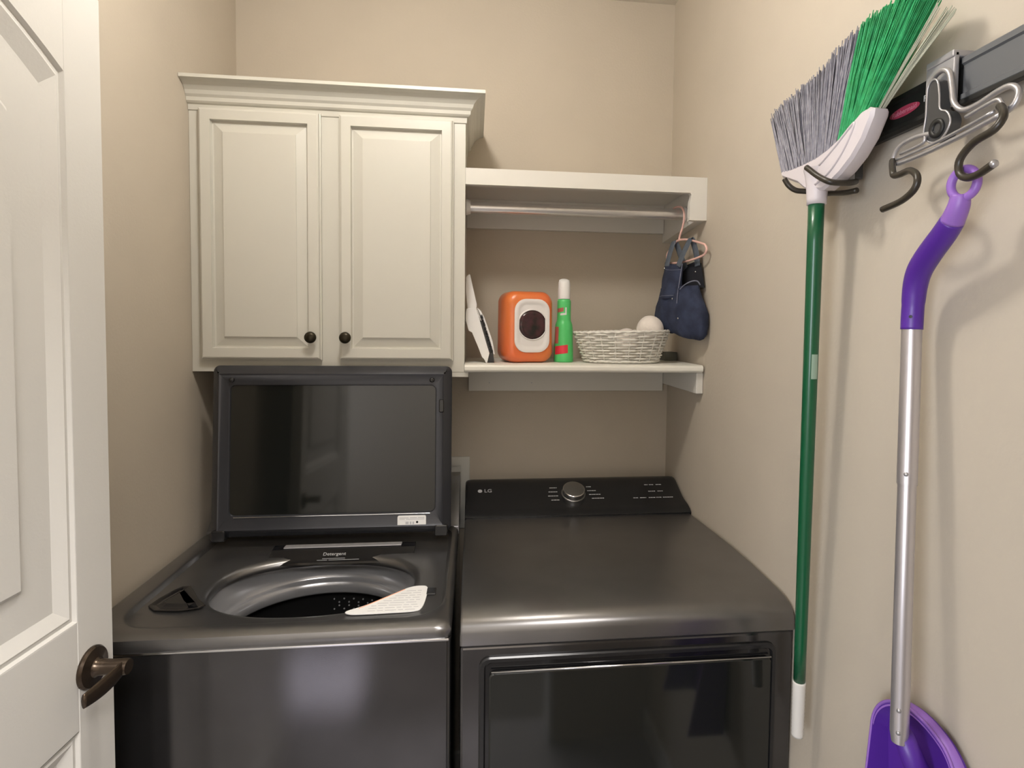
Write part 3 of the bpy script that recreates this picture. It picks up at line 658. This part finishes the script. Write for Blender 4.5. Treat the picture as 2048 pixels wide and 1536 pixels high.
# lower body: (z, u0, u1, half thickness, centre n)
body = [(1.594, -0.020, 0.118, 0.006), (1.598, -0.050, 0.130, 0.018), (1.610, -0.078, 0.138, 0.029), (1.632, -0.096, 0.141, 0.035), (1.658, -0.101, 0.138, 0.036), (1.684, -0.095, 0.126, 0.033), (1.705, -0.089, 0.115, 0.028), (1.724, -0.084, 0.108, 0.024), (1.740, -0.079, 0.103, 0.021)]
bm = B(); LLb = []
for bi, (z, u0, u1, th) in enumerate(body):
    q = []
    for k in range(56):
        a = 2*PI*k/56; c, s = math.cos(a), math.sin(a)
        u = (u0+u1)/2+(u1-u0)/2*(abs(c)**0.75)*(1 if c > 0 else -1)
        n = th*(abs(s)**0.8)*(1 if s > 0 else -1)
        wr = 0.0055*math.sin(u*95+z*60)*math.sin(z*55+u*20)*min(1, abs(s)*1.5) + 0.002*math.sin(u*180+z*130)
        zz = z - (u+0.0)*0.10*max(0, (1.66-z)/0.07) + (0.012*math.exp(-((u-0.0)/0.02)**2) if z < 1.60 else 0)
        q.append(hpnt(u, zz, n+0.004+wr*(1 if s > 0 else -1)))
    LLb.append(q)
loops(bm, LLb, True, False); fin('trouser_body', bm, 'denim', ov, smooth=True)
bm = B(); loops(bm, [[p+Vector((0, 0, -0.004)) for p in LLb[-1]]], False, True); fin('inside_shade_sheet', bm, 'denim_in', ov)  # dark sheet across the waist, painting the shade inside
# bib at the front
bm = B(); g = []
for i in range(13):
    z = 1.706+(1.8195-1.706)*i/12; t = i/12
    ul = -0.083+(0.031)*t; ur = 0.045-0.007*t; row = []
    for k in range(9):
        s = k/8; u = ul+(ur-ul)*s
        row.append(hpnt(u, z-0.012*s*t+0.004*math.sin(s*PI)*t*-1, 0.006+0.006*t+(0.031-0.025*t)*math.sin(min(1, 0.08+s*1.0)*PI*0.86+0.2*0)+0.0012*math.sin(u*120+z*80)))
    g.append(row)
fr_v = [[bm.verts.new(p) for p in r] for r in g]; bk_v = [[bm.verts.new(p-HNv*0.003) for p in r] for r in g]
for i in range(12):
    for k in range(8):
        bm.faces.new((fr_v[i][k], fr_v[i][k+1], fr_v[i+1][k+1], fr_v[i+1][k])); bm.faces.new((bk_v[i][k], bk_v[i+1][k], bk_v[i+1][k+1], bk_v[i][k+1]))
ringv = [(0, k) for k in range(9)]+[(i, 8) for i in range(1, 13)]+[(12, k) for k in range(7, -1, -1)]+[(i, 0) for i in range(11, 0, -1)]
for (a, b_) in zip(ringv, ringv[1:]+ringv[:1]): bm.faces.new((fr_v[a[0]][a[1]], fr_v[b_[0]][b_[1]], bk_v[b_[0]][b_[1]], bk_v[a[0]][a[1]]))
fin('bib', bm, 'denim', ov, smooth=True)
# back panel
bm = B(); prism(bm, [(-0.055, 1.735), (0.102, 1.735), (0.094, 1.768), (0.084, 1.806), (0.052, 1.812), (0.010, 1.805), (-0.02, 1.785)], lambda u, v: hpnt(u, v, -0.016), lambda u, v: hpnt(u, v, -0.020)); fin('back_panel', bm, 'denim_in', ov)
# straps over the hanger
def strap(pts, wds):
    fin('strap', tube(B(), cr(pts, 6), 0.0130, 10, flat=(HU, 0.14)), 'denim_light', ov, smooth=True)
strap([hpnt(-0.036, 1.806, 0.018), hpnt(-0.032, 1.840, 0.012), hpnt(-0.026, 1.868, 0.006), hpnt(-0.024, 1.8815, 0.0), hpnt(-0.020, 1.868, -0.007), hpnt(-0.005, 1.830, -0.013), hpnt(0.015, 1.795, -0.014)], 0)
strap([hpnt(0.024, 1.800, 0.018), hpnt(0.036, 1.830, 0.013), hpnt(0.053, 1.862, 0.007), hpnt(0.060, 1.8785, 0.0), hpnt(0.064, 1.862, -0.007), hpnt(0.070, 1.830, -0.013), hpnt(0.074, 1.798, -0.014)], 0)
bm = B()
tube(bm, cr([hpnt(0.044, 1.806, 0.0175), hpnt(0.046, 1.760, 0.026), hpnt(0.0475, 1.715, 0.034), hpnt(0.051, 1.672, 0.0385)], 5), 0.0014, 6)
tube(bm, [g[1][k]+HNv*0.0004 for k in range(9)], 0.0010, 6)
tube(bm, [g[10][k]+HNv*0.0002 for k in range(9)], 0.0008, 6)
tube(bm, cr([hpnt(0.047, 1.724, 0.031), hpnt(0.066, 1.741, 0.026), hpnt(0.085, 1.752, 0.014), hpnt(0.100, 1.752, 0.004), hpnt(0.103, 1.741, -0.004)], 5), 0.0018, 6)
fin('seams', bm, 'denim_seam', ov, smooth=True)
for (u, z, n) in ((-0.043, 1.800, 0.0215), (0.026, 1.704, 0.0370), (0.066, 1.782, -0.0135), (0.062, 1.646, 0.0405)):
    fin('snap', lathe(B(), [(0.0030, 0), (0.0028, 0.001), (0.0015, 0.0018), (0, 0.002)], hpnt(u, z, n), HNv, 12), 'snap', ov, smooth=True)

# ================================================================ WALL RAIL WITH HOOKS
rk = thing('wall_rail', 'black wall-mounted tool rail with pink lettering high on the right wall', 'rail')
def rl_prof(bm, y0, y1, x0, z0, z1, t):
    p = [(W-0.0005, z0+0.004), (x0+t, z0), (x0, z0+0.004), (x0, z0+0.010), (x0+0.003, z0+0.012), (x0+0.003, z1-0.012), (x0, z1-0.010), (x0, z1-0.003), (x0+t, z1), (W-0.0005, z1-0.003)]
    prism(bm, p, lambda u, v: Vector((u, y0, v)), lambda u, v: Vector((u, y1, v))); return bm
fin('rail_bar', rl_prof(B(), -0.985, -1.228, 1.380, 1.921, 1.979, 0.006), 'rail', rk)
fin('rail_sheen_bar', rl_prof(B(), -1.2285, -1.62, 1.376, 1.921, 1.981, 0.004), 'railg', rk)  # near stretch of the same rail, its sheen put into a greyer colour
fin('rail_lip', box(B(), 1.374, 1.3795, -1.62, -1.2285, 1.9165, 1.9235, 0.001), 'rail', rk)
RF = frame((1.3824, -1.118, 1.9495), (0, -1, 0), (0, 0, 1))
bm = B(); lathe(bm, [(0.031, 0.0), (0.031, 0.0006), (0, 0.0006)], seg=36)
bmesh.ops.scale(bm, vec=(1.0, 0.24, 1.0), verts=bm.verts[:]); bmesh.ops.transform(bm, matrix=RF, verts=bm.verts[:]); fin('logo_oval', bm, 'logo_red', rk)
text('rail_lettering', 'Rubbermaid', 0.0105, Matrix.Translation((-0.0007, 0, 0)) @ RF, 'logo_pale', rk)
text('rail_lettering', 'FA', 0.0125, frame((1.3820, -1.163, 1.9525), (0, -1, 0), (0, 0, 1)), 'logo_white', rk)
# broom hook
bh = thing('broom_hook', 'dark coated wire hook clipped under the rail holding the broom', 'hook')
fin('hook_clip', box(B(), 1.372, 1.3885, -1.020, -0.992, 1.872, 1.926, 0.003), 'bracket', bh)
fin('hook_plate', box(B(), 1.356, 1.3715, -1.024, -0.988, 1.868, 1.890, 0.003), 'bracket_l', bh)
fin('prong', tube(B(), cr([(1.371, -1.026, 1.866), (1.345, -1.046, 1.858), (1.312, -1.050, 1.857), (1.303, -1.030, 1.870), (1.299, -1.008, 1.887), (1.298, -1.000, 1.893)], 5), 0.0048, 10), 'coat', bh, smooth=True)
fin('prong', tube(B(), cr([(1.366, -1.036, 1.849), (1.364, -1.010, 1.851), (1.363, -0.975, 1.858), (1.358, -0.952, 1.862), (1.338, -0.938, 1.868), (1.320, -0.931, 1.871), (1.308, -0.927, 1.880), (1.302, -0.922, 1.893)], 5), 0.0048, 10), 'coat', bh, smooth=True)
# double utility hook
uh = thing('double_hook', 'silver wire double hook with dark coated arms clamped over the rail', 'hook')
fin('clamp_plate', box(B(), 1.366, 1.3735, -1.228, -1.178, 1.918, 1.988, 0.002), 'bracket_l', uh)
fin('clamp_jaw', box(B(), 1.364, W-0.001, -1.228, -1.180, 1.9805, 1.990, 0.002), 'bracket_l', uh)
o_ = [(p.x, p.y) for p in cr([(-1.203, 1.946, 0), (-1.211, 1.955, 0), (-1.220, 1.950, 0), (-1.224, 1.930, 0), (-1.226, 1.912, 0), (-1.238, 1.904, 0), (-1.244, 1.890, 0), (-1.236, 1.876, 0), (-1.222, 1.870, 0), (-1.206, 1.876, 0), (-1.199, 1.890, 0), (-1.202, 1.912, 0)], 4, True)]
bm = B(); prism(bm, o_, lambda u, v: Vector((1.350, u, v)), lambda u, v: Vector((1.3655, u, v))); lev = fin('cam_lever', bm, 'bracket', uh, angle=40)
fin('lever_edge', tube(B(), [Vector((1.3495, a, b_)) for a, b_ in o_], 0.0014, 6, closed=True), 'wire', lev, smooth=True)
fin('lever_eye', lathe(B(), [(0.0125, 0.0), (0.0125, 0.002), (0.0075, 0.002), (0.0065, 0.0005)], (1.3495, -1.222, 1.888), (-1, 0, 0), 24, caps=False), 'rail', lev, smooth=True)
def wire(pts, r=0.0038, n=5): return tube(B(), cr(pts, n), r, 10)
fin('wire_frame', wire([(1.360, -1.196, 1.930), (1.358, -1.200, 1.958), (1.357, -1.216, 1.966), (1.357, -1.230, 1.958), (1.357, -1.236, 1.935), (1.357, -1.240, 1.915), (1.357, -1.254, 1.901), (1.357, -1.275, 1.899), (1.357, -1.305, 1.9045), (1.357, -1.322, 1.904), (1.356, -1.333, 1.894), (1.354, -1.331, 1.880), (1.352, -1.318, 1.873)]), 'wire', uh, smooth=True)
fin('wire_frame', wire([(1.352, -1.215, 1.884), (1.350, -1.190, 1.888), (1.349, -1.165, 1.887), (1.348, -1.150, 1.880), (1.348, -1.143, 1.868), (1.348, -1.148, 1.860), (1.350, -1.200, 1.861), (1.351, -1.260, 1.866), (1.351, -1.318, 1.873)], 0.0034), 'wire', uh, smooth=True)
fin('wire_brace', wire([(1.346, -1.160, 1.872), (1.346, -1.200, 1.874), (1.347, -1.205, 1.882)], 0.0022), 'wire', uh, smooth=True)
fin('wire_brace', wire([(1.346, -1.272, 1.885), (1.346, -1.300, 1.889), (1.347, -1.316, 1.890), (1.347, -1.322, 1.882)], 0.0026), 'wire', uh, smooth=True)
fin('cross_bar', wire([(1.347, -1.150, 1.866), (1.348, -1.230, 1.8695), (1.348, -1.310, 1.8785)], 0.0022), 'wire', uh, smooth=True)
fin('hook_arm', wire([(1.345, -1.146, 1.866), (1.338, -1.155, 1.856), (1.331, -1.166, 1.843), (1.330, -1.171, 1.838), (1.328, -1.185, 1.836), (1.324, -1.208, 1.835), (1.318, -1.229, 1.822), (1.316, -1.228, 1.806), (1.316, -1.205, 1.795), (1.318, -1.165, 1.791)], 0.0046), 'coat', uh, smooth=True)
fin('hook_arm', wire([(1.344, -1.322, 1.880), (1.333, -1.338, 1.868), (1.325, -1.345, 1.856), (1.321, -1.338, 1.846), (1.321, -1.312, 1.840), (1.321, -1.294, 1.826), (1.321, -1.294, 1.810), (1.320, -1.306, 1.801), (1.318, -1.325, 1.8005), (1.315, -1.348, 1.806)], 0.0046), 'coat', uh, smooth=True)
fin('hook_tip', lathe(B(), [(0.0047, -0.002), (0.0047, 0.001), (0.003, 0.003), (0, 0.0035)], (1.315, -1.348, 1.806), (-0.1, -0.95, 0.25), 12), 'wire', uh, smooth=True)

# ================================================================ BROOM
br = thing('broom', 'upside-down broom with grey and green bristles and green handle', 'broom')
BX = 1.333
top = [(-0.868, 1.921), (-0.900, 1.917), (-0.940, 1.9145), (-0.985, 1.9155), (-1.020, 1.9205), (-1.050, 1.929), (-1.078, 1.941), (-1.104, 1.952), (-1.120, 1.952), (-1.131, 1.946)]
bot = [(-1.129, 1.936), (-1.110, 1.908), (-1.085, 1.886), (-1.057, 1.870), (-1.030, 1.860), (-1.0085, 1.854), (-0.9565, 1.866), (-0.930, 1.884), (-0.900, 1.897), (-0.874, 1.908)]
hd = B()
rings(hd, top+bot, [(0.0045, 0.012), (0.0, 0.007), (0.0, -0.012), (0.0045, -0.018)], lambda u, v, h: Vector((BX-h, u, v)))
hd.faces.new([hd.verts.new((BX-0.012, u, v)) for (u, v) in inset(top+bot, 0.0045)])
bmesh.ops.remove_doubles(hd, verts=hd.verts[:], dist=0.0001)
hdo = fin('head', hd, 'broomw', br, angle=40)
fin('head_rib', tube(B(), cr([(BX-0.0122, -0.990, 1.868), (BX-0.0122, -1.030, 1.880), (BX-0.0122, -1.066, 1.905), (BX-0.0122, -1.090, 1.935), (BX-0.0122, -1.082, 1.936), (BX-0.0122, -1.040, 1.915), (BX-0.0122, -1.000, 1.898)], 5), 0.0022, 8), 'broomw', hdo, smooth=True)
fin('socket', lathe(B(), [(0.0235, 0.040), (0.0205, 0.030), (0.0178, 0.012), (0.0165, -0.012), (0.0160, -0.022), (0.0128, -0.022)], (BX-0.001, -0.9775, 1.858), (0.0, 0.003, 1), 28, caps=False), 'broomw', hdo, smooth=True)
def hl(z):
    t = (1.836-z)/(1.836-0.85); return Vector((BX-0.002+0.030*t, -0.9785+0.055*t, z))
zs = [1.845-(1.845-0.946)*k/12 for k in range(13)]
fin('handle', tube(B(), [hl(z) for z in zs], [0.0134-0.0026*k/12 for k in range(13)], 20), 'handleg', br, smooth=True)
bm = B(); zz = [0.950-0.004*k for k in range(29)]
tube(bm, [hl(z) for z in zz], [0.0114 + (0.0006 if k % 2 else 0) - 0.0008*k/28 for k in range(29)], 20); fin('grip', bm, 'gripw', br, smooth=True)
h0 = hl(1.56); bm = B()
for (za, zb) in ((1.530, 1.574),):
    L_ = []
    for z in (za, zb):
        L_.append([hl(z)+Vector((math.cos(a)*0.0128, math.sin(a)*0.0128, 0)) for a in [math.radians(d_) for d_ in range(-115, -60, 9)]])
    va = [[bm.verts.new(p) for p in r] for r in L_]
    for i in range(len(va[0])-1): bm.faces.new((va[0][i], va[0][i+1], va[1][i+1], va[1][i]))
fin('handle_label', bm, 'clear', br, smooth=True)
# bristles: fan out from the head, ends cut on a slant
def lerp_pts(P, t):
    t = max(0, min(0.9999, t))*(len(P)-1); i = int(t); f = t-i; return (P[i][0]+(P[i+1][0]-P[i][0])*f, P[i][1]+(P[i+1][1]-P[i][1])*f)
tips = [(-0.822, 2.036), (-0.850, 2.047), (-0.880, 2.053), (-0.930, 2.058), (-0.978, 2.060), (-1.020, 2.070), (-1.064, 2.082), (-1.105, 2.086), (-1.148, 2.086), (-1.190, 2.078), (-1.222, 2.064)]
base = [(-0.872, 1.914), (-0.900, 1.911), (-0.925, 1.909), (-0.950, 1.909), (-0.975, 1.909), (-1.000, 1.911), (-1.022, 1.916), (-1.045, 1.923), (-1.068, 1.932), (-1.090, 1.943), (-1.114, 1.948)]
def bristles(t0, t1, n, name, m, jit=0.012):
    bm = B()
    for i in range(n):
        t = random.uniform(t0, t1); tt = round(t*26)/26*0.55+t*0.45
        b0 = lerp_pts(base, tt); e = lerp_pts(tips, min(1, t+random.gauss(0, 0.006)))
        dx0 = random.uniform(-0.009, 0.012); dx = dx0*1.3+random.gauss(0, 0.003)
        p0 = Vector((BX+dx0, b0[0], b0[1])); k = 1-abs(random.gauss(0, 0.035)); p1 = Vector((BX+dx, e[0], e[1])); p1 = p0+(p1-p0)*k
        pm = (p0+p1)/2+Vector((random.gauss(0, 0.0015), random.gauss(0, 0.0015), 0))
        tube(bm, [p0, pm, p1], [0.0013, 0.0012, 0.0007], 4, caps=False)
    o = fin(name, bm, m, br, smooth=True); o['kind'] = 'stuff'; return o
bristles(0.0, 0.685, 1500, 'grey_bristles', 'gbr')
bristles(0.685, 1.0, 1300, 'green_bristles', 'grn')
bm = B()
for i in range(22):
    s = random.random(); p0 = Vector((BX+0.004+s*0.008, -1.117-random.random()*0.005, 1.945)); e = Vector((BX+0.006+s*0.01, -1.226-s*0.022, 2.050-s*0.018-random.random()*0.012))
    tube(bm, [p0, (p0+e)/2+Vector((0, 0.002, 0.001)), e], [0.001, 0.0009, 0.0006], 4, caps=False)
o = fin('pale_bristles', bm, 'pale', br, smooth=True); o['kind'] = 'stuff'

# ================================================================ LONG-HANDLED DUSTPAN
dpn = thing('lobby_dustpan', 'purple long-handled dustpan with silver tube hanging from a hook', 'dustpan')
TX = 1.332
ring = [Vector((TX-0.004*math.cos(a), -1.289-0.0150*math.cos(a+PI), 1.7985+0.0175*math.sin(a))) for a in [2*PI*k/36 for k in range(36)]]
fin('hanging_loop', tube(B(), ring, 0.0052, 12, closed=True), 'lilac', dpn, smooth=True)
hc = cr([(TX, -1.2845, 1.786), (TX+0.001, -1.2815, 1.773), (TX+0.004, -1.269, 1.756)], 5)
fin('grip_neck', tube(B(), hc, [0.0105+0.0035*(i/(len(hc)-1)) for i in range(len(hc))], 18), 'lilac', dpn, smooth=True)
hc = cr([(TX+0.0035, -1.2705, 1.7575), (TX+0.008, -1.253, 1.744), (TX+0.015, -1.221, 1.722), (TX+0.021, -1.197, 1.702), (TX+0.025, -1.185, 1.680), (TX+0.027, -1.180, 1.650), (TX+0.0265, -1.180, 1.620)], 6)
fin('grip', tube(B(), hc, [0.0138+0.0022*math.sin(PI*min(1, i/(len(hc)-1)*1.1)) if i/(len(hc)-1) < 0.8 else 0.0142 for i in range(len(hc))], 20), 'purple', dpn, smooth=True)
T0 = Vector((TX+0.0265, -1.180, 1.622)); T1 = Vector((TX-0.004, -1.225, 1.048))
def tp_(z): return T0+(T1-T0)*((T0.z-z)/(T0.z-T1.z))
for z in (1.668, 1.638):
    fin('grip_hole', lathe(B(), [(0.0022, 0), (0.0022, 0.0008), (0, 0.001)], (TX+0.0265-0.0105, -1.190, z), (-0.75, -0.65, 0), 10), 'rail', dpn)
fin('upper_tube', tube(B(), [tp_(1.622), tp_(1.402)], 0.0130, 24), 'alu', dpn, angle=40)
fin('lower_tube', tube(B(), [tp_(1.403), tp_(1.062), tp_(1.048)], [0.0118, 0.0118, 0.0095], 24), 'alu', dpn, angle=40)
for z, r in ((1.418, 0.0128), (1.096, 0.0115), (1.066, 0.0112)):
    q = Vector((-0.7, -0.7, 0)).normalized()
    fin('spring_button', lathe(B(), [(0.0032, -0.001), (0.003, 0.0012), (0, 0.0020)], tp_(z)+q*r, q, 12), 'wire', dpn, smooth=True)
# scoop: arched hood against the wall with side walls that widen downwards
def sc_out(k, n=28):
    a = PI*k/n; return (-1.200-0.080*math.cos(a), 1.005+0.062*(math.sin(a)**0.9))
ao = [(-1.345, 0.56), (-1.318, 0.85)]+[sc_out(k) for k in range(29)]+[(-1.135, 0.85), (-1.150, 0.56)]
XB = 1.392
def dep(z): return 0.018+max(0, 1.055-z)*0.16
bm = B(); n_ = len(ao)
ctr = Vector((-1.205, 0.9))
def shrink(p, d):
    v = Vector(p)-ctr; return tuple(Vector(p)-v.normalized()*d)
outer_b = [bm.verts.new((XB, y, z)) for (y, z) in ao]
outer_f = [bm.verts.new((XB-dep(z), y, z)) for (y, z) in ao]
inner_f = [bm.verts.new((XB-dep(z)-0.001, *shrink((y, z), 0.004))) for (y, z) in ao]
inner_b = [bm.verts.new((XB-0.006, *shrink((y, z), 0.016 if z > 1.0 else 0.006))) for (y, z) in ao]
fi = []
for i in range(n_-1):
    bm.faces.new((outer_b[i], outer_b[i+1], outer_f[i+1], outer_f[i]))
    fi.append(bm.faces.new((outer_f[i], outer_f[i+1], inner_f[i+1], inner_f[i])))
    bm.faces.new((inner_f[i], inner_f[i+1], inner_b[i+1], inner_b[i]))
bm.faces.new(inner_b); bm.faces.new(outer_b)
fin('scoop', bm, 'purple', dpn, angle=45)
bm = B(); tube(bm, [Vector((XB-dep(z), y, z)) for (y, z) in ao], 0.0022, 8); fin('scoop_rim', bm, 'lilac', dpn, smooth=True)
bm = B()
L1 = [(XB-dep(z)*0.2, y, z+0.0006) for (y, z) in ao if z > 1.0]; L2 = [(XB-dep(z)-0.0006, *shrink((y, z), -0.001)) for (y, z) in ao if z > 1.0]
L1 = [Vector(p) for p in L1]; L2 = [Vector(p) for p in L2]
a_ = [bm.verts.new((p.x, *shrink((p.y, p.z), -0.0012))) for p in L1]; b__ = [bm.verts.new(p) for p in L2]
c__ = [bm.verts.new((p.x-0.0002, *shrink((p.y, p.z), 0.008))) for p in L2]
for i in range(len(a_)-1): bm.faces.new((a_[i], a_[i+1], b__[i+1], b__[i])); bm.faces.new((b__[i], b__[i+1], c__[i+1], c__[i]))
fin('scoop_lit_top', bm, 'lilac', dpn, smooth=True)  # lighter lilac sheet, painting the light from above on the scoop's top
fin('tube_socket', tube(B(), [(TX+0.002, -1.2235, 1.058), (XB-0.03, -1.222, 1.00), (XB-0.012, -1.220, 0.93)], [0.0135, 0.016, 0.014], 16), 'purple', dpn, smooth=True)

# ================================================================ CEILING LAMP (above the frame)
lm = thing('ceiling_lamp', 'round ceiling lamp lighting the laundry room from above the frame', 'lamp')
lx, ly, lz = LAMP_POS
fin('lamp_canopy', lathe(B(), [(0.085, HC-0.0005-lz), (0.085, HC-0.014-lz), (0.06, HC-0.03-lz), (0.03, LAMP_R*0.96), (0, LAMP_R*0.96)], LAMP_POS, seg=32), 'lampbase', lm, angle=40)
bm = B(); bmesh.ops.create_icosphere(bm, subdivisions=3, radius=LAMP_R); bmesh.ops.translate(bm, vec=LAMP_POS, verts=bm.verts[:])
fin('lamp_globe', bm, 'lamp_glow', lm, smooth=True)
hl_ = thing('added_hall_fill', 'flat square housing of the fill light added behind the camera', 'lamp')
fin('fill_housing', box(B(), 0.70, 1.10, -3.10, -2.70, 2.668, HC-0.0005, 0.01), 'lampbase', hl_)  # unseen body made up for the added hall fill light
tag(fin('added_hall_mat', box(B(), -0.07, 0.42, -2.56, -2.10, FZ+0.0005, FZ+0.012, 0.004), 'added_mat'), 'pale lilac mat added behind the camera for the washer front to reflect', 'mat')  # unseen, added to put a lilac reflection in the washer front
